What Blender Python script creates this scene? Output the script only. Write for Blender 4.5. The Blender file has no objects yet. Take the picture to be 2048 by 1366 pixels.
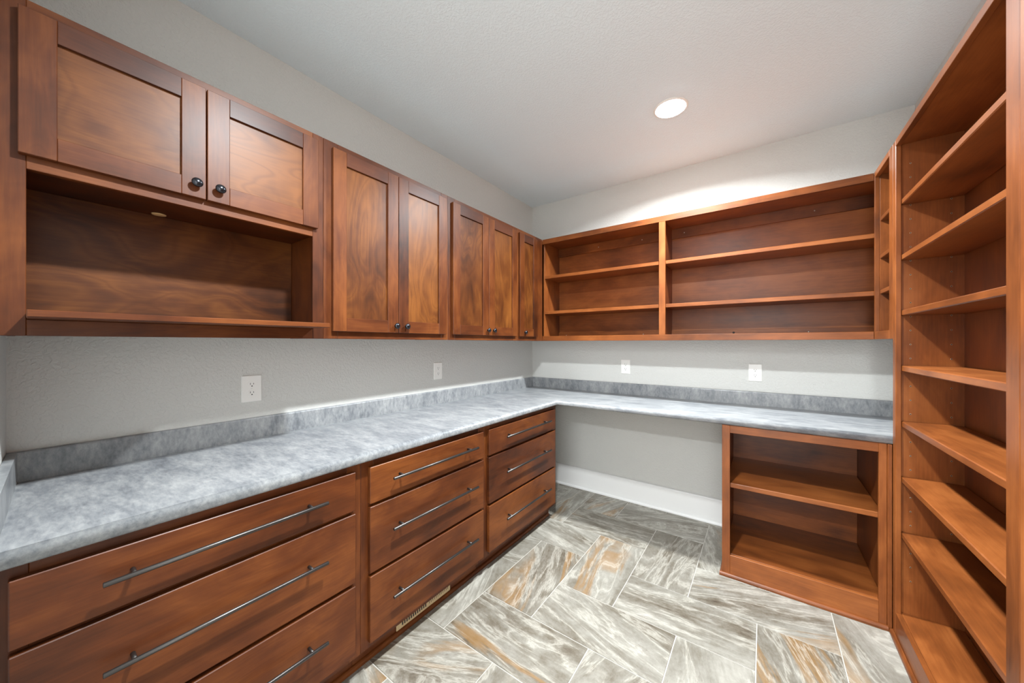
import bpy, bmesh, math, random
from mathutils import Vector

random.seed(11)
SC = bpy.context.scene
COL = SC.collection

# ------------------------------------------------------------------ camera
F_PX, CY_PX, YAW = 695.17, 686.25, 35.866
cam = bpy.data.cameras.new('camera')
cam.sensor_width = 36.0
cam.sensor_fit = 'HORIZONTAL'
cam.lens = F_PX / 2048 * 36.0
cam.shift_y = (CY_PX - 683.0) / 2048
cam.clip_start = 0.01
cam_ob = bpy.data.objects.new('camera', cam)
cam_ob.location = (1.9195, -3.0109, 1.354)
cam_ob.rotation_euler = (math.radians(90), 0, math.radians(YAW))
COL.objects.link(cam_ob)
SC.camera = cam_ob

# ------------------------------------------------------------------ world, exposure
LAMP_W, LENS, SPREAD = 24.0, 40.0, 156     # watts, lens glow and beam of each recessed lamp
HALL_W = 55.0
world = bpy.data.worlds.new('world')
SC.world = world
world.use_nodes = True
world.node_tree.nodes['Background'].inputs[0].default_value = (0.98, 0.98, 0.97, 1)
world.node_tree.nodes['Background'].inputs[1].default_value = 2.3
SC.view_settings.view_transform = 'Standard'
SC.view_settings.look = 'None'
SC.view_settings.gamma = 1.0
SC.view_settings.use_curve_mapping = False
SC.view_settings.exposure = 1.62

# ------------------------------------------------------------------ dimensions
W, ZC = 2.6343, 2.741           # room width, ceiling
YN = -3.057                     # near wall
SK = 0.031                      # the near wall runs slightly out of square
XU, YU = 0.3054, -0.3108        # faces of the wall cabinets
ZUB, ZUT = 1.3738, 2.2843
XT, YT = 2.4105, -0.6496        # tall bookcase face, far end
XC, YC, ZCB, ZCT = 0.6402, -0.6486, 0.879, 0.915

# ------------------------------------------------------------------ node helpers
class NT:
    def __init__(s, name):
        s.m = bpy.data.materials.new(name)
        s.m.use_nodes = True
        s.t = s.m.node_tree
        s.t.nodes.clear()
        s.out = s.n('ShaderNodeOutputMaterial')
        s.b = s.n('ShaderNodeBsdfPrincipled')
        s.l(s.b.outputs[0], s.out.inputs[0])
    def n(s, k, **kw):
        nd = s.t.nodes.new(k)
        for a, v in kw.items():
            setattr(nd, a, v)
        return nd
    def l(s, a, b):
        s.t.links.new(a, b)
    def put(s, sock, v):
        if hasattr(v, 'is_linked') or isinstance(v, bpy.types.NodeSocket):
            s.l(v, sock)
        else:
            sock.default_value = v
    def math(s, op, a, b=0.0, c=0.0, clamp=False):
        nd = s.n('ShaderNodeMath', operation=op, use_clamp=clamp)
        s.put(nd.inputs[0], a); s.put(nd.inputs[1], b)
        if len(nd.inputs) > 2: s.put(nd.inputs[2], c)
        return nd.outputs[0]
    def vmath(s, op, a, b):
        nd = s.n('ShaderNodeVectorMath', operation=op)
        s.put(nd.inputs[0], a); s.put(nd.inputs[1], b)
        return nd.outputs[0]
    def noise(s, vec, scale, detail=3.0, rough=0.5, dist=0.0):
        nd = s.n('ShaderNodeTexNoise')
        s.l(vec, nd.inputs['Vector'])
        nd.inputs['Scale'].default_value = scale
        nd.inputs['Detail'].default_value = detail
        nd.inputs['Roughness'].default_value = rough
        nd.inputs['Distortion'].default_value = dist
        return nd.outputs[0]
    def ramp(s, fac, stops, interp='LINEAR'):
        nd = s.n('ShaderNodeValToRGB')
        cr = nd.color_ramp
        cr.interpolation = interp
        while len(cr.elements) < len(stops): cr.elements.new(0.5)
        for e, (p, c) in zip(cr.elements, stops):
            e.position = p
            e.color = (c[0], c[1], c[2], 1) if hasattr(c, '__len__') else (c, c, c, 1)
        s.l(fac, nd.inputs[0])
        return nd.outputs[0]
    def mix(s, kind, fac, a, b):
        nd = s.n('ShaderNodeMix', data_type='RGBA', blend_type=kind)
        s.put(nd.inputs[0], fac); s.put(nd.inputs[6], a); s.put(nd.inputs[7], b)
        return nd.outputs[2]
    def bump(s, h, strength, dist):
        nd = s.n('ShaderNodeBump')
        nd.inputs['Strength'].default_value = strength
        nd.inputs['Distance'].default_value = dist
        s.l(h, nd.inputs['Height'])
        s.l(nd.outputs[0], s.b.inputs['Normal'])
    def base(s, col, rough=0.5, spec=0.5, metal=0.0):
        s.put(s.b.inputs['Base Color'], col)
        s.put(s.b.inputs['Roughness'], rough)
        s.b.inputs['Specular IOR Level'].default_value = spec
        s.b.inputs['Metallic'].default_value = metal

def srgb(r, g, b):
    f = lambda c: (c/255/12.92 if c/255 <= 0.04045 else ((c/255+0.055)/1.055)**2.4)
    return (f(r), f(g), f(b), 1)

def seeded_coords(g):
    tc = g.n('ShaderNodeTexCoord')
    at = g.n('ShaderNodeAttribute', attribute_name='seed')
    oi = g.n('ShaderNodeObjectInfo')
    k = g.math('ADD', at.outputs['Fac'], g.math('MULTIPLY', oi.outputs['Random'], 37.0))
    cmb = g.n('ShaderNodeCombineXYZ')
    g.put(cmb.inputs[0], k); g.put(cmb.inputs[1], g.math('MULTIPLY', k, 1.7)); g.put(cmb.inputs[2], g.math('MULTIPLY', k, -1.3))
    return g.vmath('ADD', tc.outputs['Object'], cmb.outputs[0]), at.outputs['Fac']

def wood(name, axis, dark, mid, light, fig=0.5, blotch=1.0, rough=0.40):
    g = NT(name)
    pos, seed = seeded_coords(g)
    st = [1.0, 1.0, 1.0]; st['xyz'.index(axis)] = 0.045
    fib = g.noise(g.vmath('MULTIPLY', pos, tuple(st)), 150, 4, 0.6)
    stm = [1.0, 1.0, 1.0]; stm['xyz'.index(axis)] = 0.06
    midg = g.noise(g.vmath('MULTIPLY', pos, tuple(stm)), 42, 3, 0.6, 0.3)
    st2 = [1.0, 1.0, 1.0]; st2['xyz'.index(axis)] = 0.5
    v2 = g.vmath('MULTIPLY', pos, tuple(st2))
    bl = g.noise(v2, 7.5, 4, 0.55, 0.4)
    bl2 = g.noise(v2, 2.6, 2, 0.5, 0.2)
    st3 = [1.0, 1.0, 1.0]; st3['xyz'.index(axis)] = 0.42
    fg = g.noise(g.vmath('MULTIPLY', pos, tuple(st3)), 3.0, 2.5, 0.42, 0.5)
    band = g.math('SINE', g.math('MULTIPLY', fg, 80.0))
    line = g.math('POWER', g.math('MULTIPLY', g.math('ADD', band, 1.0), 0.5), 14.0)
    tone = g.math('ADD', g.math('MULTIPLY', bl, 0.55*blotch), g.math('MULTIPLY', bl2, 0.45))
    tone = g.math('ADD', tone, g.math('MULTIPLY', g.math('SUBTRACT', fib, 0.5), 0.20))
    tone = g.math('ADD', tone, g.math('MULTIPLY', g.math('SUBTRACT', midg, 0.5), 0.10))
    tone = g.math('ADD', tone, g.math('MULTIPLY', band, 0.045*fig))
    # each board takes the stain a little differently
    vr = g.math('FRACT', g.math('MULTIPLY', seed, 7.31))
    tone = g.math('ADD', tone, g.math('MULTIPLY', g.math('SUBTRACT', vr, 0.5), 0.13))
    col = g.ramp(tone, [(0.26, dark), (0.48, mid), (0.72, light)])
    col = g.mix('MULTIPLY', g.math('MULTIPLY', line, 0.30*fig), col, (0.42, 0.30, 0.24, 1))
    g.base(col, g.math('ADD', rough-0.03, g.math('MULTIPLY', bl, 0.07)), 0.34)
    g.bump(fib, 0.10, 0.0006)
    return g.m

M = {}
for ax in 'xyz':
    # brown stained doors, frames and drawer fronts
    M['cab_'+ax] = wood('stained_maple_'+ax, ax, srgb(46, 20, 8), srgb(86, 42, 16), srgb(122, 68, 29), 0.6)
    # redder finish of the open shelving
    M['book_'+ax] = wood('stained_cherry_'+ax, ax, srgb(72, 36, 16), srgb(122, 66, 29), srgb(160, 94, 46), 0.35, 0.9, 0.36)
    # veneer panels with strong figure
    M['ven_'+ax] = wood('veneer_'+ax, ax, srgb(46, 21, 8), srgb(86, 45, 16), srgb(122, 72, 28), 1.2, 1.1)
M['rail_y'] = wood('reflection_darkened_rail', 'y', srgb(40, 18, 10), srgb(68, 34, 19), srgb(96, 52, 30), 0.4)  # door top rails: darkness of the grain's reflection put into the wood colour

def simple(name, col, rough=0.5, spec=0.5, metal=0.0):
    g = NT(name); g.base(col, rough, spec, metal); return g.m

def paint(name, col, scale, strength, rough=0.7):
    g = NT(name)
    tc = g.n('ShaderNodeTexCoord')
    n1 = g.noise(tc.outputs['Object'], scale, 2.5, 0.5, 0.6)
    h = g.ramp(n1, [(0.42, 0.0), (0.60, 1.0)])
    g.base(col, rough, 0.25)
    g.bump(h, strength, 0.0022)
    return g.m

M['wall'] = paint('wall_paint_grey', srgb(206, 206, 202), 85, 0.45)
M['ceil'] = paint('ceiling_paint_white', srgb(228, 240, 246), 95, 0.38)
M['white'] = simple('white_trim_paint', srgb(216, 215, 213), 0.42)
M['plate'] = simple('white_plastic', srgb(238, 237, 233), 0.32)
M['slot'] = simple('dark_slot', (0.015, 0.014, 0.013, 1), 0.6)
M['screw'] = simple('screw_steel', (0.55, 0.52, 0.48, 1), 0.35, 0.5, 1.0)
M['bronze'] = simple('dark_bronze', (0.085, 0.078, 0.074, 1), 0.34, 0.5, 0.85)
M['knob'] = simple('black_nickel', (0.045, 0.047, 0.055, 1), 0.2, 0.6, 0.85)
M['beige'] = simple('beige_steel', srgb(196, 172, 132), 0.45)
M['cream'] = simple('cream_plastic', srgb(226, 196, 142), 0.5)
M['grout'] = simple('pale_grout', srgb(172, 167, 159), 0.85, 0.2)
M['dark_in'] = simple('peg_hole_sleeve', (0.40, 0.27, 0.17, 1), 0.35, 0.6)

def emit(name, strength, col=(0.92, 1.0, 1.05, 1)):
    g = NT(name)
    g.t.nodes.remove(g.b)
    e = g.n('ShaderNodeEmission')
    e.inputs[0].default_value = col; e.inputs[1].default_value = strength
    g.l(e.outputs[0], g.out.inputs[0])
    return g.m
M['lens'] = emit('lamp_lens', LENS)

def laminate(name, stretch):
    g = NT(name)
    tc = g.n('ShaderNodeTexCoord')
    v = g.vmath('MULTIPLY', tc.outputs['Object'], stretch)
    a = g.noise(v, 15, 6, 0.66, 0.25)
    b = g.noise(v, 70, 5, 0.7, 0.2)
    c = g.noise(v, 3.2, 3, 0.5, 0.2)
    t = g.math('ADD', g.math('MULTIPLY', a, 0.5), g.math('ADD', g.math('MULTIPLY', b, 0.38), g.math('MULTIPLY', c, 0.12)))
    col = g.ramp(t, [(0.34, srgb(92, 94, 98)), (0.43, srgb(115, 118, 122)), (0.52, srgb(137, 139, 141)), (0.64, srgb(161, 162, 162))])
    g.base(col, g.math('ADD', 0.22, g.math('MULTIPLY', b, 0.2)), 0.5)
    return g.m
M['lam_y'] = laminate('grey_blue_laminate_along_y', (1.3, 0.45, 1.3))
M['lam_x'] = laminate('grey_blue_laminate_along_x', (0.45, 1.3, 1.3))
M['lam_z'] = laminate('grey_blue_laminate_upright', (1.2, 1.2, 0.55))

def tile_mat():
    g = NT('veined_stone_tile')
    tc = g.n('ShaderNodeTexCoord')
    oi = g.n('ShaderNodeObjectInfo')
    rnd = oi.outputs['Random']
    cmb = g.n('ShaderNodeCombineXYZ')
    g.put(cmb.inputs[0], g.math('MULTIPLY', rnd, 91.0)); g.put(cmb.inputs[1], g.math('MULTIPLY', rnd, 57.0)); g.put(cmb.inputs[2], g.math('MULTIPLY', rnd, 23.0))
    # veins run mostly along the tile, each tile at its own slant
    rot = g.n('ShaderNodeVectorRotate', rotation_type='Z_AXIS')
    g.l(tc.outputs['Object'], rot.inputs['Vector'])
    g.put(rot.inputs['Angle'], g.math('MULTIPLY', g.math('SUBTRACT', g.math('FRACT', g.math('MULTIPLY', rnd, 13.7)), 0.5), 0.9))
    p = g.vmath('ADD', rot.outputs[0], cmb.outputs[0])
    st = g.vmath('MULTIPLY', p, (0.17, 1.0, 1.0))
    warp = g.noise(st, 4.0, 2, 0.5)
    wv = g.n('ShaderNodeCombineXYZ'); g.put(wv.inputs[1], g.math('MULTIPLY', g.math('SUBTRACT', warp, 0.5), 0.34))
    sw = g.vmath('ADD', st, wv.outputs[0])
    big = g.noise(sw, 5.5, 5, 0.6, 0.12)
    fine = g.noise(sw, 34, 8, 0.75, 0.15)
    grain = g.noise(g.vmath('MULTIPLY', p, (0.6, 1.0, 1.0)), 70, 6, 0.75, 0.1)
    cloud = g.noise(p, 7.5, 8, 0.72, 0.15)
    t = g.math('ADD', g.math('MULTIPLY', big, 0.38), g.math('ADD', g.math('ADD', g.math('MULTIPLY', fine, 0.20), g.math('MULTIPLY', grain, 0.12)), g.math('MULTIPLY', cloud, 0.30)))
    t = g.math('ADD', t, g.math('MULTIPLY', g.math('SUBTRACT', g.math('FRACT', g.math('MULTIPLY', rnd, 5.9)), 0.5), 0.07))
    col = g.ramp(t, [(0.37, srgb(66, 55, 44)), (0.435, srgb(96, 88, 76)), (0.49, srgb(117, 112, 102)), (0.54, srgb(132, 128, 119)), (0.63, srgb(156, 152, 143))])
    # ochre streaks
    och = g.noise(sw, 4.2, 5, 0.6, 0.1)
    o2 = g.noise(p, 2.2, 2, 0.5)
    om = g.ramp(och, [(0.555, 0.0), (0.60, 1.0), (0.635, 1.0), (0.68, 0.0)])
    om = g.math('MULTIPLY', om, g.ramp(o2, [(0.45, 0.0), (0.58, 1.0)]))
    col = g.mix('MIX', g.math('MULTIPLY', om, 0.62), col, srgb(136, 99, 50))
    # thin pale crack veins and thin dark veins
    vn = g.noise(sw, 9, 7, 0.66, 0.2)
    wl = g.math('POWER', g.math('SUBTRACT', 1.0, g.math('MULTIPLY', g.math('ABSOLUTE', g.math('SUBTRACT', vn, 0.5)), 9.0), clamp=True), 5.0)
    col = g.mix('MIX', g.math('MULTIPLY', wl, 0.42), col, srgb(200, 196, 185))
    vd = g.noise(sw, 14, 7, 0.7, 0.25)
    dl = g.math('POWER', g.math('SUBTRACT', 1.0, g.math('MULTIPLY', g.math('ABSOLUTE', g.math('SUBTRACT', vd, 0.47)), 12.0), clamp=True), 6.0)
    dm = g.ramp(cloud, [(0.50, 0.0), (0.62, 1.0)])
    col = g.mix('MIX', g.math('MULTIPLY', g.math('MULTIPLY', dl, dm), 0.55), col, srgb(78, 64, 52))
    g.base(col, g.math('ADD', 0.30, g.math('MULTIPLY', fine, 0.2)), 0.45)
    g.bump(fine, 0.10, 0.001)
    return g.m
M['tile'] = tile_mat()

# ------------------------------------------------------------------ object helpers
ORG = {}
def register(o, world_pos, parent):
    o['_'] = 0
    del o['_']
    ORG[o.name] = Vector(world_pos)
    COL.objects.link(o)
    if parent is not None:
        o.parent = parent
        o.location = Vector(world_pos) - ORG[parent.name]
    else:
        o.location = world_pos

def tag(o, label=None, cat=None, group=None, kind=None):
    if label: o['label'] = label
    if cat: o['category'] = cat
    if group: o['group'] = group
    if kind: o['kind'] = kind
    return o

def thing(name, label, cat, loc, group=None):
    o = bpy.data.objects.new(name, None)
    o.empty_display_size = 0.1
    register(o, loc, None)
    return tag(o, label, cat, group)

class MB:
    """collects shapes in world coordinates, builds ONE mesh object"""
    def __init__(s):
        s.bm = bmesh.new()
        s.seed = s.bm.faces.layers.float.new('seed')
        s.mats = []
    def slot(s, m):
        if m not in s.mats: s.mats.append(m)
        return s.mats.index(m)
    def _fin(s, faces, mat, smooth=False, seed=None):
        k = s.slot(mat)
        sd = random.uniform(0, 20) if seed is None else seed
        for f in faces:
            f.material_index = k; f[s.seed] = sd; f.smooth = smooth
    def box(s, x0, x1, y0, y1, z0, z1, mat, c=0.0012, seed=None):
        lo = (min(x0, x1), min(y0, y1), min(z0, z1)); hi = (max(x0, x1), max(y0, y1), max(z0, z1))
        c = min(c, 0.45*min(hi[i]-lo[i] for i in range(3)))
        V = {}
        sg = [(a, b, d) for a in (0, 1) for b in (0, 1) for d in (0, 1)]
        for k in sg:
            for ax in range(3):
                p = [(hi[i] if k[i] else lo[i]) for i in range(3)]
                for i in range(3):
                    if i != ax: p[i] += -c if k[i] else c
                V[k, ax] = s.bm.verts.new(p)
        fs = []
        def mk(l):
            fs.append(s.bm.faces.new(l))
        for ax in range(3):
            o = [i for i in range(3) if i != ax]
            for v in (0, 1):
                ring = []
                for a, b in ((0, 0), (1, 0), (1, 1), (0, 1)):
                    k = [0, 0, 0]; k[ax] = v; k[o[0]] = a; k[o[1]] = b
                    ring.append(V[tuple(k), ax])
                mk(ring)
        for ax in range(3):
            a, b = [i for i in range(3) if i != ax]
            for va in (0, 1):
                for vb in (0, 1):
                    k0 = [0, 0, 0]; k0[a] = va; k0[b] = vb; k0[ax] = 0
                    k1 = list(k0); k1[ax] = 1
                    k0, k1 = tuple(k0), tuple(k1)
                    mk([V[k0, a], V[k1, a], V[k1, b], V[k0, b]])
        for k in sg:
            mk([V[k, 0], V[k, 1], V[k, 2]])
        s._fin(fs, mat, seed=seed)
    def lathe(s, origin, axis, prof, mat, seg=24):
        """prof: list of (distance along axis, radius)"""
        ax = Vector(axis).normalized()
        t = Vector((0, 0, 1)) if abs(ax.z) < 0.9 else Vector((1, 0, 0))
        u = ax.cross(t).normalized(); v = ax.cross(u)
        o = Vector(origin); rings = []
        for d, r in prof:
            if r < 1e-6:
                rings.append([s.bm.verts.new(o + ax*d)])
            else:
                rings.append([s.bm.verts.new(o + ax*d + u*r*math.cos(2*math.pi*i/seg) + v*r*math.sin(2*math.pi*i/seg)) for i in range(seg)])
        fs = []
        for A, B in zip(rings, rings[1:]):
            for i in range(seg):
                j = (i+1) % seg
                if len(A) == 1 and len(B) == 1: continue
                if len(A) == 1: fs.append(s.bm.faces.new([A[0], B[i], B[j]]))
                elif len(B) == 1: fs.append(s.bm.faces.new([A[i], A[j], B[0]]))
                else: fs.append(s.bm.faces.new([A[i], A[j], B[j], B[i]]))
        s._fin(fs, mat, True)
    def prism(s, pts, axis, a0, a1, mat, smooth=False):
        """pts: 2-D outline in the two other axes (in xyz order), extruded along axis"""
        ax = 'xyz'.index(axis); o = [i for i in range(3) if i != ax]
        def P(q, a):
            p = [0, 0, 0]; p[ax] = a; p[o[0]] = q[0]; p[o[1]] = q[1]; return s.bm.verts.new(p)
        A = [P(q, a0) for q in pts]; B = [P(q, a1) for q in pts]
        n = len(pts)
        side = [s.bm.faces.new([A[i], A[(i+1) % n], B[(i+1) % n], B[i]]) for i in range(n)]
        caps = [s.bm.faces.new(A), s.bm.faces.new(B[::-1])]
        sd = random.uniform(0, 20)
        s._fin(side, mat, smooth, sd); s._fin(caps, mat, False, sd)
    def build(s, name, parent=None, origin=None):
        bmesh.ops.recalc_face_normals(s.bm, faces=s.bm.faces)
        if origin is None:
            vs = [v.co for v in s.bm.verts]
            lo = [min(v[i] for v in vs) for i in range(3)]; hi = [max(v[i] for v in vs) for i in range(3)]
            origin = Vector(((lo[0]+hi[0])/2, (lo[1]+hi[1])/2, lo[2]))
        origin = Vector(origin)
        bmesh.ops.translate(s.bm, verts=s.bm.verts, vec=-origin)
        me = bpy.data.meshes.new(name)
        s.bm.to_mesh(me); s.bm.free()
        for m in s.mats: me.materials.append(M[m])
        o = bpy.data.objects.new(name, me)
        register(o, origin, parent)
        return o

def struct(name, mb, label=None, cat=None):
    o = mb.build(name)
    o['kind'] = 'structure'
    if label: o['label'] = label
    if cat: o['category'] = cat
    return o

# ------------------------------------------------------------------ room shell
m = MB(); m.box(-0.12, W+0.12, YN-0.16, 0.12, -0.12, -0.0025, 'grout', 0)
m.box(0.2, 4.4, -6.6, YN-0.16, -0.12, -0.0025, 'grout', 0)
floor = struct('floor', m, 'pale grey grouted floor of veined stone tiles laid in herringbone', 'floor')
m = MB(); m.box(-0.12, W+0.12, YN-0.16, 0.12, ZC, ZC+0.12, 'ceil', 0)
m.box(0.2, 4.4, -6.6, YN-0.16, ZC, ZC+0.12, 'ceil', 0)
struct('ceiling', m, 'white textured ceiling with a recessed lamp', 'ceiling')
m = MB(); m.box(-0.12, 0, YN-0.16, 0.12, -0.0025, ZC, 'wall', 0)
struct('wall_left', m, 'grey textured wall behind the long row of cabinets', 'wall')
m = MB(); m.box(0, W, 0, 0.12, -0.0025, ZC, 'wall', 0)
struct('wall_back', m, 'grey textured end wall behind the desk counter', 'wall')
m = MB(); m.box(W, W+0.12, YN-0.16, 0.12, -0.0025, ZC, 'wall', 0)
struct('wall_right', m, 'grey textured wall behind the tall bookcase', 'wall')
m = MB()
m.prism([(0, YN), (1.46, YN-SK*1.46), (1.46, YN-0.16), (0, YN-0.16)], 'z', -0.0025, ZC, 'wall')
m.box(2.38, W, YN-0.16, YN-SK*1.46, -0.0025, ZC, 'wall', 0)
m.box(1.46, 2.38, YN-0.16, YN-SK*1.46, 2.44, ZC, 'wall', 0)
struct('wall_near', m, 'grey textured wall with the doorway beside the near counter end', 'wall')

def board_profile(depth, h):
    return [(0, 0), (-depth, 0), (-depth, h-0.012), (-depth+0.003, h-0.005), (-depth+0.008, h), (0, h)]
m = MB()
m.prism([(y, z) for y, z in board_profile(0.015, 0.190)], 'x', 0.015, 1.725, 'white')
m.prism([(-0.015, 0), (-0.028, 0), (-0.028, 0.008), (-0.025, 0.015), (-0.019, 0.019), (-0.015, 0.019)], 'x', 0.015, 1.725, 'white')
struct('baseboard_back', m, 'tall white baseboard along the end wall under the counter', 'baseboard')
m = MB()
m.prism([(-y, z) for y, z in board_profile(0.015, 0.190)], 'y', -0.60, -0.0005, 'white')
struct('baseboard_left', m, 'white baseboard in the corner behind the last drawer cabinet', 'baseboard')

# floor tiles, 12 x 24 in herringbone
GX, GY, GM = 0.687, -0.0525, 0.3018
GAP = 0.0024
def tile_piece(x0, x1, y0, y1, along_y):
    x0, x1 = max(x0, 0.001), min(x1, W-0.001)
    y0, y1 = max(y0, YN-0.158), min(y1, -0.001)
    if x1-x0 < 0.03 or y1-y0 < 0.03: return
    x0 += GAP; x1 -= GAP; y0 += GAP; y1 -= GAP
    if x1 < 0.50 and y1 < -0.66: return            # wholly under the drawer cabinets
    cx, cy = (x0+x1)/2, (y0+y1)/2
    hx, hy = (x1-x0)/2, (y1-y0)/2
    mb = MB()
    if along_y: mb.box(-hy, hy, -hx, hx, -0.009, 0.0, 'tile', 0.0012)
    else: mb.box(-hx, hx, -hy, hy, -0.009, 0.0, 'tile', 0.0012)
    o = mb.build('tile', None, (0, 0, 0))
    o.parent = floor
    o.location = Vector((cx, cy, 0)) - ORG[floor.name]
    if along_y: o.rotation_euler[2] = math.pi/2
for j in range(-2, 11):
    for i in range(-4, 8):
        if (i - (1-j)) % 4 == 0:
            tile_piece(GX+GM*i, GX+GM*(i+2), GY-GM*(j+1), GY-GM*j, False)
        if (j - (3-i)) % 4 == 0:
            tile_piece(GX+GM*i, GX+GM*(i+1), GY-GM*(j+2), GY-GM*j, True)

# ------------------------------------------------------------------ hardware
def knob(parent, x, y, z):
    mb = MB()
    mb.lathe((x, y, z), (1, 0, 0), [(0, 0.0), (0, 0.0078), (0.003, 0.0072), (0.010, 0.0052), (0.013, 0.0075), (0.0155, 0.0145), (0.0175, 0.0158), (0.0200, 0.0150), (0.0235, 0.0115), (0.0258, 0.006), (0.0265, 0.0)], 'knob', 28)
    tag(mb.build('knob', parent), 'round dark metal knob')

def bar_handle(parent, xf, y0, y1, z):
    mb = MB()
    r = 0.0062; xb = xf + 0.033
    mb.lathe((xb, y0, z), (0, 1, 0), [(0, 0), (0, r-0.001), (0.001, r), (y1-y0-0.001, r), (y1-y0, r-0.001), (y1-y0, 0)], 'bronze', 16)
    for yy in (y0+0.052, y1-0.052):
        mb.lathe((xf, yy, z), (1, 0, 0), [(0, 0), (0, 0.0052), (0.033, 0.0052), (0.033, 0)], 'bronze', 12)
    tag(mb.build('handle', parent), 'dark metal bar handle on two posts')

def door(parent, y0, y1, z0, z1, ky, kz, xf=XU+0.0205, th=0.020, sw=0.064, pan='ven_z'):
    x0 = xf-th
    mb = MB()
    mb.box(x0, xf, y0, y0+sw, z0, z1, 'cab_z', 0.0016)
    mb.box(x0, xf, y1-sw, y1, z0, z1, 'cab_z', 0.0016)
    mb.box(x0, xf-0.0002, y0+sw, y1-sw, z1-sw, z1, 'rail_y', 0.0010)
    mb.box(x0, xf-0.0002, y0+sw, y1-sw, z0, z0+sw, 'cab_y', 0.0010)
    d = mb.build('door', parent)
    mb = MB()
    mb.box(xf-0.0165, xf-0.0095, y0+sw-0.004, y1-sw+0.004, z0+sw-0.004, z1-sw+0.004, pan, 0.0005)
    tag(mb.build('door_panel', d), 'recessed flat panel with figured grain')
    knob(d, xf, ky, kz)
    return d

# ------------------------------------------------------------------ wall cabinets on the left wall
YB = [YN+0.001, -2.236, -1.470, -0.712, -0.001]      # unit boundaries
FF = 0.019                                           # face frame thickness
XF0 = XU - FF
e = 0.0004
def upper_carcass(parent, y0, y1, niche=False, ymax_side=None):
    mb = MB()
    t = 0.016
    xf = XF0 - e
    mb.box(0.001, xf, y0, y0+t, ZUB+0.002, ZUT-0.001, 'cab_z')
    mb.box(0.001, xf, y1-t, y1, ZUB+0.002, ZUT-0.001, 'cab_z')
    mb.box(0.001, xf, y0+t, y1-t, ZUT-0.02, ZUT-0.002, 'cab_y')
    mb.box(0.001, xf, y0+t, y1-t, ZUB+0.012, ZUB+0.030, 'cab_y')
    if niche:
        mb.box(0.001, xf, y0+t, y1-t, 1.846, 1.862, 'cab_y')
    mb.box(0.001, 0.007, y0+t, y1-t, ZUB+0.03, ZUT-0.02, 'cab_y')
    return mb.build('carcass', parent)

# unit with the open niche
c1 = thing('wall_cabinet', 'brown wood wall cabinet with two low doors above an open niche and projecting shelf', 'cabinet', (0.15, (YB[0]+YB[1])/2, ZUB), 'wall cabinets over the long counter')
upper_carcass(c1, YB[0], YB[1]-e, True)
mb = MB()
mb.box(XF0, XU, YB[0]-0.009, -3.019, ZUB, ZUT, 'cab_z')
mb.box(XF0, XU, -2.282, YB[1]-e, ZUB, ZUT, 'cab_z')
mb.box(XF0, XU-0.0002, -3.019, -2.282, 2.235, ZUT, 'cab_y')
mb.box(XF0, XU-0.0002, -3.019, -2.282, 1.826, 1.872, 'cab_y')
mb.box(XF0, XU-0.0002, -3.019, -2.282, ZUB, 1.4185, 'cab_y')
mb.build('face_frame', c1)
door(c1, -3.032, -2.6490, 1.8605, 2.2525, -2.676, 1.907, pan='ven_y')
door(c1, -2.6455, -2.266, 1.8605, 2.2525, -2.612, 1.907, pan='ven_y')
mb = MB(); mb.box(0.012, 0.020, -3.039, -2.254, 1.4375, 1.8455, 'ven_y', 0.0005)
tag(mb.build('back_panel', c1), 'figured wood veneer back of the niche')
mb = MB()
mb.box(0.021, 0.452, -3.0185, -2.2785, 1.4190, 1.4372, 'cab_y', 0.002)
tag(mb.build('shelf', c1), 'thin wood shelf sticking out in front of the niche')
mb = MB()
mb.lathe((0.047, -2.725, 1.8458), (0, 0, -1), [(0, 0.0), (0, 0.021), (0.0022, 0.0195), (0.0035, 0.014), (0.0035, 0)], 'cream', 24)
tag(mb.build('hole_plug', c1), 'round cream plug in the niche ceiling')

def two_door(idx, y0, y1, doors, knobs, label):
    c = thing('wall_cabinet', label, 'cabinet', (0.15, (y0+y1)/2, ZUB), 'wall cabinets over the long counter')
    upper_carcass(c, y0+e, y1-e)
    mb = MB()
    a, b = doors[0][0]+0.030, doors[-1][1]-0.028
    if len(doors) == 1: a, b = doors[0][0]+0.02, doors[0][1]-0.02
    yf1 = y1 if idx < 4 else YU
    mb.box(XF0, XU, y0+e, a, ZUB, ZUT, 'cab_z')
    mb.box(XF0, XU, b, yf1-e, ZUB, ZUT, 'cab_z')
    mb.box(XF0, XU-0.0002, a, b, 2.235, ZUT, 'cab_y')
    mb.box(XF0, XU-0.0002, a, b, ZUB, 1.418, 'cab_y')
    mb.build('face_frame', c)
    for (d0, d1), (ky, kz) in zip(doors, knobs):
        door(c, d0, d1, 1.4090, 2.2530, ky, kz)
    return c
two_door(2, YB[1], YB[2], [(-2.201, -1.8505), (-1.8475, -1.497)], [(-1.869, 1.4455), (-1.802, 1.4455)],
         'tall brown two-door wall cabinet right beside the open niche cabinet')
two_door(3, YB[2], YB[3], [(-1.440, -1.0885), (-1.0845, -0.735)], [(-1.102, 1.4460), (-1.035, 1.4460)],
         'tall brown two-door wall cabinet next to the single-door corner cabinet')
two_door(4, YB[3], YB[4], [(-0.692, -0.425)], [(-0.626, 1.4430)],
         'narrow brown single-door wall cabinet in the corner of the room')

# ------------------------------------------------------------------ open wall shelves on the end wall
def screw(parent, x, y, z, axis, mat='screw', r=0.0042):
    mb = MB()
    mb.lathe((x, y, z), axis, [(0, 0), (0, r), (0.0012, r*0.8), (0.0016, 0)], mat, 12)
    mb.build('screw', parent)

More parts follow.
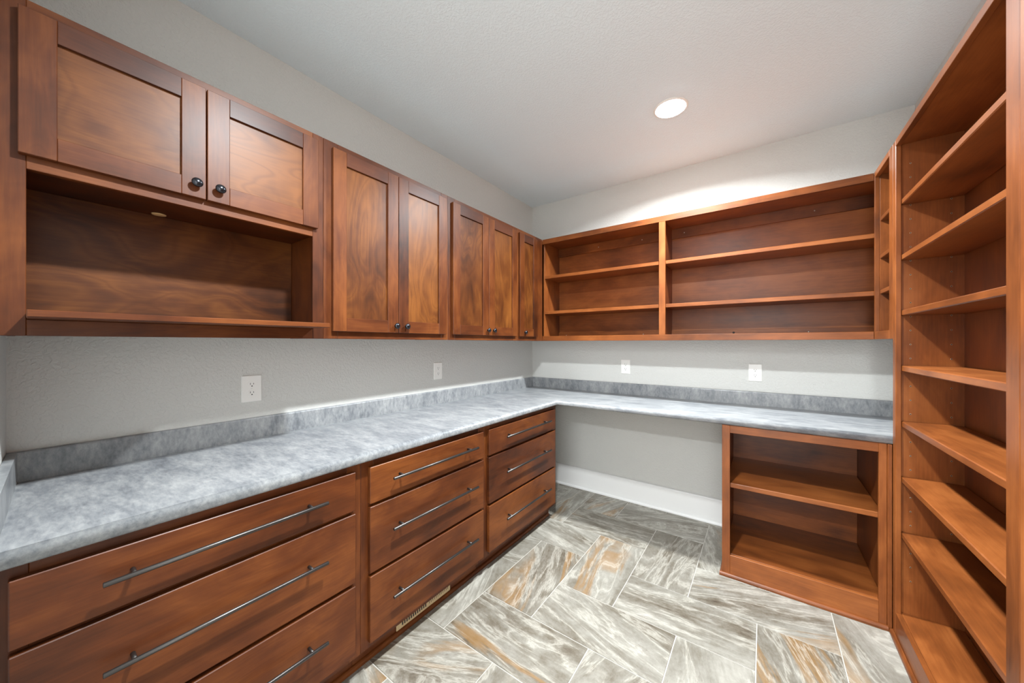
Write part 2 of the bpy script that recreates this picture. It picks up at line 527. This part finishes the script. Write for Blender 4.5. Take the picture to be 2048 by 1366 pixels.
u = thing('wall_shelf', 'long open reddish wood wall shelf in two bays over the desk counter', 'shelf', ((XU+W)/2, -0.155, ZUB), 'open wall shelves')
x0, x1 = XU+e, W-0.001
yb = YU+FF
mb = MB()
mb.box(x0, x0+0.012, yb+e, -0.001, ZUB+0.002, ZUT-0.001, 'book_z')
mb.box(x1-0.016, x1, yb+e, -0.001, ZUB+0.002, ZUT-0.001, 'book_z')
mb.box(1.310, 1.330, yb+e, -0.013, 1.405, 2.258, 'book_z')
mb.box(x0+0.012, x1-0.016, yb+e, -0.001, 2.258, ZUT-0.002, 'book_x')
mb.box(x0+0.012, x1-0.016, yb+e, -0.001, ZUB+0.004, 1.405, 'book_x')
mb.box(x0+0.012, x1-0.016, -0.026, -0.0125, 2.180, 2.258, 'book_x')
mb.box(x0+0.012, x1-0.016, -0.026, -0.0125, 1.405, 1.452, 'book_x')
mb.build('carcass', u)
mb = MB(); mb.box(x0+0.012, x1-0.016, -0.012, -0.002, 1.405, 2.258, 'book_x', 0.0005)
mb.build('back_panel', u)
mb = MB()
mb.box(1.298, 1.342, YU, yb, 1.4165, 2.242, 'book_z')
mb.box(x0, XT-e, YU, yb, 2.242, ZUT, 'book_x')
mb.box(x0, XT-e, YU, yb, ZUB, 1.4165, 'book_x')
mb.build('face_frame', u)
for xa, xb_ in ((x0+0.0125, 1.3095), (1.3305, x1-0.0165)):
    for zt in (1.959, 1.6405):
        mb = MB(); mb.box(xa, xb_, -0.289, -0.0265, zt-0.0255, zt, 'book_x', 0.002)
        mb.build('shelf', u)
for sx, sz in ((0.72, 2.216), (1.10, 2.216), (1.42, 2.216), (2.19, 2.216), (0.40, 1.428), (1.11, 1.428), (2.16, 1.428)):
    screw(u, sx, -0.0262, sz, (0, -1, 0))
mb = MB(); mb.lathe((1.745, -0.0262, 1.430), (0, -1, 0), [(0, 0), (0, 0.0075), (0.001, 0.0065), (0.001, 0)], 'slot', 14)
tag(mb.build('cable_hole', u), 'small dark hole in the rear rail')

# small return shelf on the right wall
r = thing('wall_shelf', 'small open reddish wood wall shelf in the corner against the tall bookcase', 'shelf', ((XT+W)/2, -0.48, ZUB), 'open wall shelves')
ya, ybk = YT+e, YU-e           # near end, far end
mb = MB()
mb.box(XT+FF+e, W-0.001, ya, ya+0.016, ZUB+0.002, ZUT-0.001, 'book_z')
mb.box(XT+FF+e, W-0.001, ybk-0.016, ybk, ZUB+0.002, ZUT-0.001, 'book_z')
mb.box(XT+FF+e, W-0.001, ya+0.016, ybk-0.016, 2.262, ZUT-0.002, 'book_y')
mb.box(XT+FF+e, W-0.001, ya+0.016, ybk-0.016, ZUB+0.004, 1.405, 'book_y')
mb.build('carcass', r)
mb = MB(); mb.box(W-0.014, W-0.004, ya+0.016, ybk-0.016, 1.405, 2.262, 'book_z', 0.0005)
mb.build('back_panel', r)
mb = MB()
mb.box(XT, XT+FF, ya, -0.590, ZUB, ZUT, 'book_z')
mb.box(XT, XT+FF, -0.3265, ybk, ZUB, ZUT, 'book_z')
mb.box(XT, XT+FF, -0.590, -0.3265, 2.254, ZUT, 'book_y')
mb.box(XT, XT+FF, -0.590, -0.3265, ZUB, 1.4165, 'book_y')
mb.build('face_frame', r)
for zt in (2.033, 1.831, 1.641):
    mb = MB(); mb.box(XT+FF+0.001, W-0.0145, ya+0.0165, ybk-0.0165, zt-0.022, zt, 'book_y', 0.002)
    mb.build('shelf', r)

# ------------------------------------------------------------------ tall bookcases on the right wall
def tall_bookcase(y_far, y_near, st_far, st_near, label):
    t = thing('tall_bookcase', label, 'bookcase', ((XT+W)/2, (y_far+y_near)/2, 0), 'tall bookcases')
    y0, y1 = y_near+e, y_far-e
    P = 0.019
    xs = XT+FF+e
    XB = W-0.016                                   # face of the back panel
    mb = MB()
    mb.box(xs, W-0.001, y1-P, y1, 0.002, ZUT-0.001, 'book_z')
    mb.box(xs, W-0.001, y0, y0+P, 0.002, ZUT-0.001, 'book_z')
    mb.box(xs, W-0.001, y0+P, y1-P, 2.264, ZUT-0.002, 'book_y')
    mb.build('carcass', t)
    mb = MB(); mb.box(XB, W-0.006, y0+P, y1-P, 0.12, 2.264, 'book_z', 0.0005)
    mb.build('back_panel', t)
    mb = MB()
    mb.box(XT, XT+FF, y1-st_far, y1, 0.001, ZUT, 'book_z', 0.0022)
    mb.box(XT, XT+FF, y0, y0+st_near, 0.001, ZUT, 'book_z', 0.0022)
    mb.box(XT, XT+FF, y0+st_near, y1-st_far, 2.255, ZUT, 'book_y')
    mb.box(XT+0.0006, XT+FF, y0+st_near, y1-st_far, 0.001, 0.1195, 'book_y')
    mb.build('face_frame', t)
    mb = MB(); mb.box(xs, XB-e, y0+P+e, y1-P-e, 0.100, 0.1195, 'book_y', 0.001)
    mb.build('bottom_shelf', t)
    for k in range(7):
        zt = 2.0115 - 0.2535*k
        mb = MB(); mb.box(xs+0.0008, XB-0.0012, y0+P+0.001, y1-P-0.001, zt-0.0255, zt, 'book_y', 0.003)
        mb.build('shelf', t)
    # shelf peg holes on both side panels
    mb = MB()
    n = 0
    for k in range(31):
        z = 0.27 + 0.0634*k
        for xx in (2.462, 2.582):
            for yy, dr in ((y1-P, -1), (y0+P, 1)):
                mb.lathe((xx, yy, z), (0, dr, 0), [(0.0, 0.0034), (0.0006, 0.0031), (0.0006, 0.0024)], 'dark_in', 8)
                mb.lathe((xx, yy, z), (0, dr, 0), [(0.0003, 0.0027), (0.0003, 0)], 'slot', 8)
    o = mb.build('peg_holes', t)
    tag(o, 'rows of small shelf peg holes', kind='stuff')
    return t
tall_bookcase(YT, -1.643, 0.040, 0.059, 'tall reddish wood bookcase with seven shelves standing beside the counter end')
tall_bookcase(-1.643, -2.60, 0.045, 0.045, 'tall reddish wood bookcase cut off by the right edge, nearest the camera')

# ------------------------------------------------------------------ low bookcase under the desk counter
YBF = -0.640
b = thing('low_bookcase', 'low reddish wood bookcase with one shelf under the desk counter', 'bookcase', (2.06, -0.33, 0))
BX0, BX1 = 1.7235, XT-e
mb = MB()
ybf = YBF+FF+e
mb.box(BX0+0.001, BX0+0.020, ybf, -0.032, 0.002, ZCB-0.001, 'book_z')
mb.box(2.386, 2.400, ybf, -0.032, 0.002, ZCB-0.001, 'book_z')
mb.box(BX0+0.020, 2.386, ybf, -0.032, 0.850, ZCB-0.002, 'book_x')
mb.build('carcass', b)
mb = MB(); mb.box(BX0+0.020, 2.386, -0.042, -0.034, 0.11, 0.85, 'book_x', 0.0005)
mb.build('back_panel', b)
mb = MB()
mb.box(BX0, 1.763, YBF, YBF+FF, 0.001, ZCB-0.001, 'book_z')
mb.box(2.366, 2.3935, YBF, YBF+FF, 0.001, ZCB-0.001, 'book_z')
mb.box(1.763, 2.366, YBF+0.0002, YBF+FF, 0.834, ZCB-0.001, 'book_x')
mb.box(1.763, 2.366, YBF+0.0002, YBF+FF, 0.001, 0.1265, 'book_x')
mb.build('face_frame', b)
mb = MB(); mb.box(2.394, BX1-0.0005, YBF-0.0088, YBF+FF, 0.001, ZCB-0.001, 'book_z', 0.002)
tag(mb.build('filler_strip', b), 'narrow wood filler strip against the tall bookcase')
mb = MB(); mb.box(BX0+0.0205, 2.3855, ybf, -0.0425, 0.108, 0.1262, 'book_x', 0.001)
mb.build('bottom_shelf', b)
mb = MB(); mb.box(BX0+0.0205, 2.3855, -0.619, -0.0425, 0.511, 0.538, 'book_x', 0.003)
mb.build('shelf', b)

# ------------------------------------------------------------------ drawer cabinets
XFACE = 0.605
XD = XFACE + 0.020             # drawer front plane
def drawer_cabinet(y0, y1, d0, d1, h0, h1, label, end=False):
    c = thing('drawer_cabinet', label, 'cabinet', (0.3, (y0+y1)/2, 0), 'drawer cabinets under the long counter')
    y0 += e; y1 -= e
    mb = MB()
    xb = XFACE-FF-e
    for ys in (y0, y1-0.016):
        mb.prism([(0.002, 0.001), (0.530, 0.001), (0.530, 0.100), (xb, 0.100), (xb, ZCB-0.001), (0.002, ZCB-0.001)], 'y', ys, ys+0.016, 'cab_z')
    mb.box(0.002, xb, y0+0.016, y1-0.016, 0.102, 0.118, 'cab_y')
    mb.box(0.002, 0.008, y0+0.016, y1-0.016, 0.118, ZCB-0.002, 'cab_y')
    mb.box(xb-0.08, xb, y0+0.016, y1-0.016, ZCB-0.02, ZCB-0.002, 'cab_y')
    mb.build('carcass', c)
    mb = MB()
    ya, yb_ = d0+0.026, d1-0.026
    mb.box(XFACE-FF, XFACE, y0, ya, 0.100, ZCB-0.001, 'cab_z')
    mb.box(XFACE-FF, XFACE, yb_, y1, 0.100, ZCB-0.001, 'cab_z')
    for za, zb in ((0.100, 0.150), (0.390, 0.425), (0.675, 0.705), (0.836, ZCB-0.001)):
        mb.box(XFACE-FF, XFACE-0.0002, ya, yb_, za, zb, 'cab_y')
    mb.build('face_frame', c)
    mb = MB(); mb.box(0.5305, 0.5430, y0, y1, 0.001, 0.0995, 'cab_y')
    mb.build('toe_kick', c)
    for (za, zb), hz in (((0.698, 0.847), 0.782), ((0.415, 0.6845), 0.568), ((0.130, 0.4005), 0.281)):
        mb = MB()
        mb.box(XFACE+0.0005, XD, d0, d1, za, zb, 'cab_y', 0.0020)
        mb.box(0.12, XFACE-FF-0.03, d0+0.05, d1-0.05, za+0.03, zb-0.03, 'cab_y')
        mb.box(XFACE-FF-0.03, XFACE+0.0005, d0+0.05, d1-0.05, za+0.03, zb-0.03, 'cab_y', 0)
        d = mb.build('drawer', c)
        bar_handle(d, XD, h0, h1, hz)
    return c
drawer_cabinet(YN+0.001, -2.234, -3.040, -2.265, -2.912, -2.387, 'brown three-drawer base cabinet closest to the camera at the near wall')
drawer_cabinet(-2.234, -1.470, -2.203, -1.495, -2.115, -1.577, 'brown three-drawer base cabinet in the middle, above the beige floor vent')
drawer_cabinet(-1.470, -0.612, -1.445, -0.652, -1.312, -0.770, 'brown three-drawer base cabinet farthest off, at the open knee space')

# shoe mouldings
def shoe_profile(sx, x):
    return [(x, 0.0005), (x+sx*0.013, 0.0005), (x+sx*0.013, 0.010), (x+sx*0.0105, 0.016), (x+sx*0.006, 0.0195), (x, 0.0205)]
m = MB(); m.prism(shoe_profile(1, 0.5434), 'y', YN+0.001, -0.628, 'cab_y')
struct('trim_1', m, 'dark wood shoe moulding at the foot of the drawer cabinets', 'moulding')
m = MB(); m.prism(shoe_profile(-1, YBF-0.0004), 'x', 1.711, XT-0.014, 'book_x')
m.prism([(BX0-0.0004, 0.0005), (BX0-0.0125, 0.0005), (BX0-0.0125, 0.010), (BX0-0.010, 0.016), (BX0-0.006, 0.0195), (BX0-0.0004, 0.0205)], 'y', YBF, -0.030, 'book_y')
struct('trim_2', m, 'wood shoe moulding at the foot of the low bookcase', 'moulding')
m = MB(); m.prism(shoe_profile(-1, XT-0.0004), 'y', -2.60, YBF-0.0135, 'book_y')
struct('trim_3', m, 'wood shoe moulding at the foot of the tall bookcases', 'moulding')

# ------------------------------------------------------------------ countertop
ct = thing('countertop', 'L-shaped blue-grey mottled laminate countertop with low backsplash', 'countertop', (0.5, -0.5, ZCB))
bm = bmesh.new()
def slab(outline, round_edges, name, mat):
    """flat slab from a plan outline; edges listed by index get the rolled front"""
    bm = bmesh.new()
    sl = bm.faces.layers.float.new('seed')
    lo = [bm.verts.new((x, y, ZCB)) for x, y in outline]
    f = bm.faces.new(lo)
    r = bmesh.ops.extrude_face_region(bm, geom=[f])
    bmesh.ops.translate(bm, verts=[v for v in r['geom'] if isinstance(v, bmesh.types.BMVert)], vec=(0, 0, ZCT-ZCB))
    bm.edges.ensure_lookup_table()
    def is_front(ed, z):
        a, b_ = ed.verts
        if abs(a.co.z-z) > 1e-5 or abs(b_.co.z-z) > 1e-5: return False
        for i in round_edges:
            p, q = Vector(outline[i]), Vector(outline[(i+1) % len(outline)])
            if {(round(a.co.x, 4), round(a.co.y, 4)), (round(b_.co.x, 4), round(b_.co.y, 4))} == {(round(p.x, 4), round(p.y, 4)), (round(q.x, 4), round(q.y, 4))}: return True
        return False
    up = [ed for ed in bm.edges if is_front(ed, ZCT)]
    bmesh.ops.bevel(bm, geom=up, offset=0.017, segments=6, affect='EDGES', profile=0.5)
    dn = [ed for ed in bm.edges if is_front(ed, ZCB)]
    bmesh.ops.bevel(bm, geom=dn, offset=0.008, segments=3, affect='EDGES', profile=0.5)
    for fc in bm.faces: fc.smooth = abs(fc.normal.z) < 0.999
    bmesh.ops.recalc_face_normals(bm, faces=bm.faces)
    og = ORG[ct.name]
    bmesh.ops.translate(bm, verts=bm.verts, vec=-og)
    me = bpy.data.meshes.new(name); bm.to_mesh(me); bm.free()
    me.materials.append(M[mat])
    o = bpy.data.objects.new(name, me)
    register(o, og, ct)
    return o
slab([(0.001, YN+0.001), (XC, YN+0.001-SK*XC), (XC, YC), (W-0.001, YC), (W-0.001, -0.001), (0.001, -0.001)], [1, 2], 'worktop', 'lam_x')
ZS = 1.010
def splash(axis, a0, a1, base, sgn, mat):
    mb = MB()
    t = 0.0195
    pr = [(base, ZCT), (base+sgn*t, ZCT), (base+sgn*t, ZS-0.006), (base+sgn*(t-0.0018), ZS-0.002), (base+sgn*(t-0.006), ZS), (base, ZS)]
    mb.prism(pr, axis, a0, a1, mat)
    mb.build('backsplash', ct)
splash('y', YN+0.001, -0.0210, 0.0008, 1, 'lam_z')
splash('x', 0.0008, W-0.001, -0.0008, -1, 'lam_z')
mb = MB()
ya_, yb_ = YN+0.0012-SK*0.021, YN+0.0012-SK*(XC-0.004)
mb.prism([(0.021, ya_), (XC-0.004, yb_), (XC-0.004, yb_+0.0195), (0.021, ya_+0.0195)], 'z', ZCT, ZS, 'lam_z')
mb.build('backsplash', ct)

# ------------------------------------------------------------------ outlets
def outlet(axis, a, z, label):
    """axis 'x': on the left wall, a = y ; axis 'y': on the end wall, a = x"""
    hw, hh = 0.0395, 0.061
    if axis == 'x':
        def B(mb, a0, a1, d0, d1, z0, z1, mat, c): mb.box(d0, d1, a0, a1, z0, z1, mat, c)
        o = thing('wall_outlet', label, 'outlet', (0, a, z-hh), 'white duplex outlets')
        ax = (1, 0, 0); pt = lambda aa, d, zz: (d, aa, zz)
        sgn = 1
    else:
        def B(mb, a0, a1, d0, d1, z0, z1, mat, c): mb.box(a0, a1, -d1, -d0, z0, z1, mat, c)
        o = thing('wall_outlet', label, 'outlet', (a, 0, z-hh), 'white duplex outlets')
        ax = (0, -1, 0); pt = lambda aa, d, zz: (aa, -d, zz)
        sgn = 1
    mb = MB(); B(mb, a-hw, a+hw, 0.0006, 0.0062, z-hh, z+hh, 'plate', 0.0028)
    mb.build('cover_plate', o)
    for zc in (z+0.0195, z-0.0195):
        mb = MB()
        n = 20; pts = []
        for i in range(n):
            th = 2*math.pi*i/n
            pts.append((a+0.0168*math.cos(th), zc+max(-0.0135, min(0.0135, 0.0172*math.sin(th)))))
        if axis == 'x': mb.prism([(p[0], p[1]) for p in pts], 'x', 0.0055, 0.0074, 'plate')
        else: mb.prism([(p[0], p[1]) for p in pts], 'y', -0.0074, -0.0055, 'plate')
        f = mb.build('receptacle', o)
        mb = MB()
        for da, h in ((-0.0063, 0.0042), (0.0063, 0.0034)):
            B(mb, a+da-0.0010, a+da+0.0010, 0.0066, 0.0077, zc+0.003-h, zc+0.003+h, 'slot', 0)
        mb.lathe(pt(a, 0.0066, zc-0.0075), ax, [(0, 0.0026), (0.0011, 0.0026), (0.0011, 0)], 'slot', 12)
        mb.build('slots', f)
    mb = MB(); mb.lathe(pt(a, 0.006, z), ax, [(0, 0.0032), (0.0012, 0.0028), (0.0015, 0)], 'plate', 12)
    mb.build('screw', o)
outlet('x', -2.414, 1.144, 'white duplex outlet on the long wall below the open niche cabinet')
outlet('x', -1.279, 1.152, 'white duplex outlet on the long wall nearer the room corner')
outlet('y', 0.956, 1.150, 'white duplex outlet on the end wall nearer the room corner')
outlet('y', 1.873, 1.144, 'white duplex outlet on the end wall above the low bookcase')

# ------------------------------------------------------------------ toe-kick vent
v = thing('floor_vent', 'beige slotted air vent in the toe kick below the drawers', 'vent', (0.544, -1.854, 0.02))
mb = MB()
mb.box(0.5434, 0.5500, -2.024, -1.684, 0.0210, 0.0985, 'beige', 0.003)
mb.build('cover', v)
mb = MB()
for k in range(12):
    y = -1.995 + k*0.0125
    mb.box(0.5494, 0.5506, y, y+0.0068, 0.0345, 0.0860, 'slot', 0)
for k in range(12):
    y = -1.832 + k*0.0115
    mb.box(0.5494, 0.5506, y, y+0.0026, 0.0375, 0.0840, 'slot', 0)
tag(mb.build('slots', v), 'dark louvre slots', kind='stuff')

# ------------------------------------------------------------------ recessed lamps
def lamp(x, y, label, watts):
    o = thing('ceiling_lamp', label, 'lamp', (x, y, ZC), 'recessed ceiling lamps')
    mb = MB()
    mb.lathe((x, y, ZC), (0, 0, -1), [(0.0002, 0.095), (0.003, 0.093), (0.006, 0.082), (0.0045, 0.080), (0.0002, 0.080)], 'plate', 48)
    mb.build('trim_ring', o)
    mb = MB()
    mb.lathe((x, y, ZC), (0, 0, -1), [(0.0005, 0.0), (0.0005, 0.0795), (0.0045, 0.0780), (0.0085, 0.066), (0.0110, 0.045), (0.0120, 0.0)], 'lens', 48)
    tag(mb.build('lens', o), 'glowing white lens')
    ld = bpy.data.lights.new('lamp_light', 'AREA')
    ld.shape = 'DISK'; ld.size = 0.12; ld.energy = watts; ld.color = (0.94, 1.0, 1.025)
    ld.spread = math.radians(SPREAD)
    lo = bpy.data.objects.new('lamp_light', ld)
    register(lo, (x, y, ZC-0.0135), o)
lamp(1.476, -0.800, 'round glowing recessed lamp in the ceiling of the room', LAMP_W)
lamp(1.476, -2.290, 'round recessed lamp above the camera, outside the frame', LAMP_W)
lamp(2.05, -4.95, 'round recessed lamp in the hall behind the camera', HALL_W)
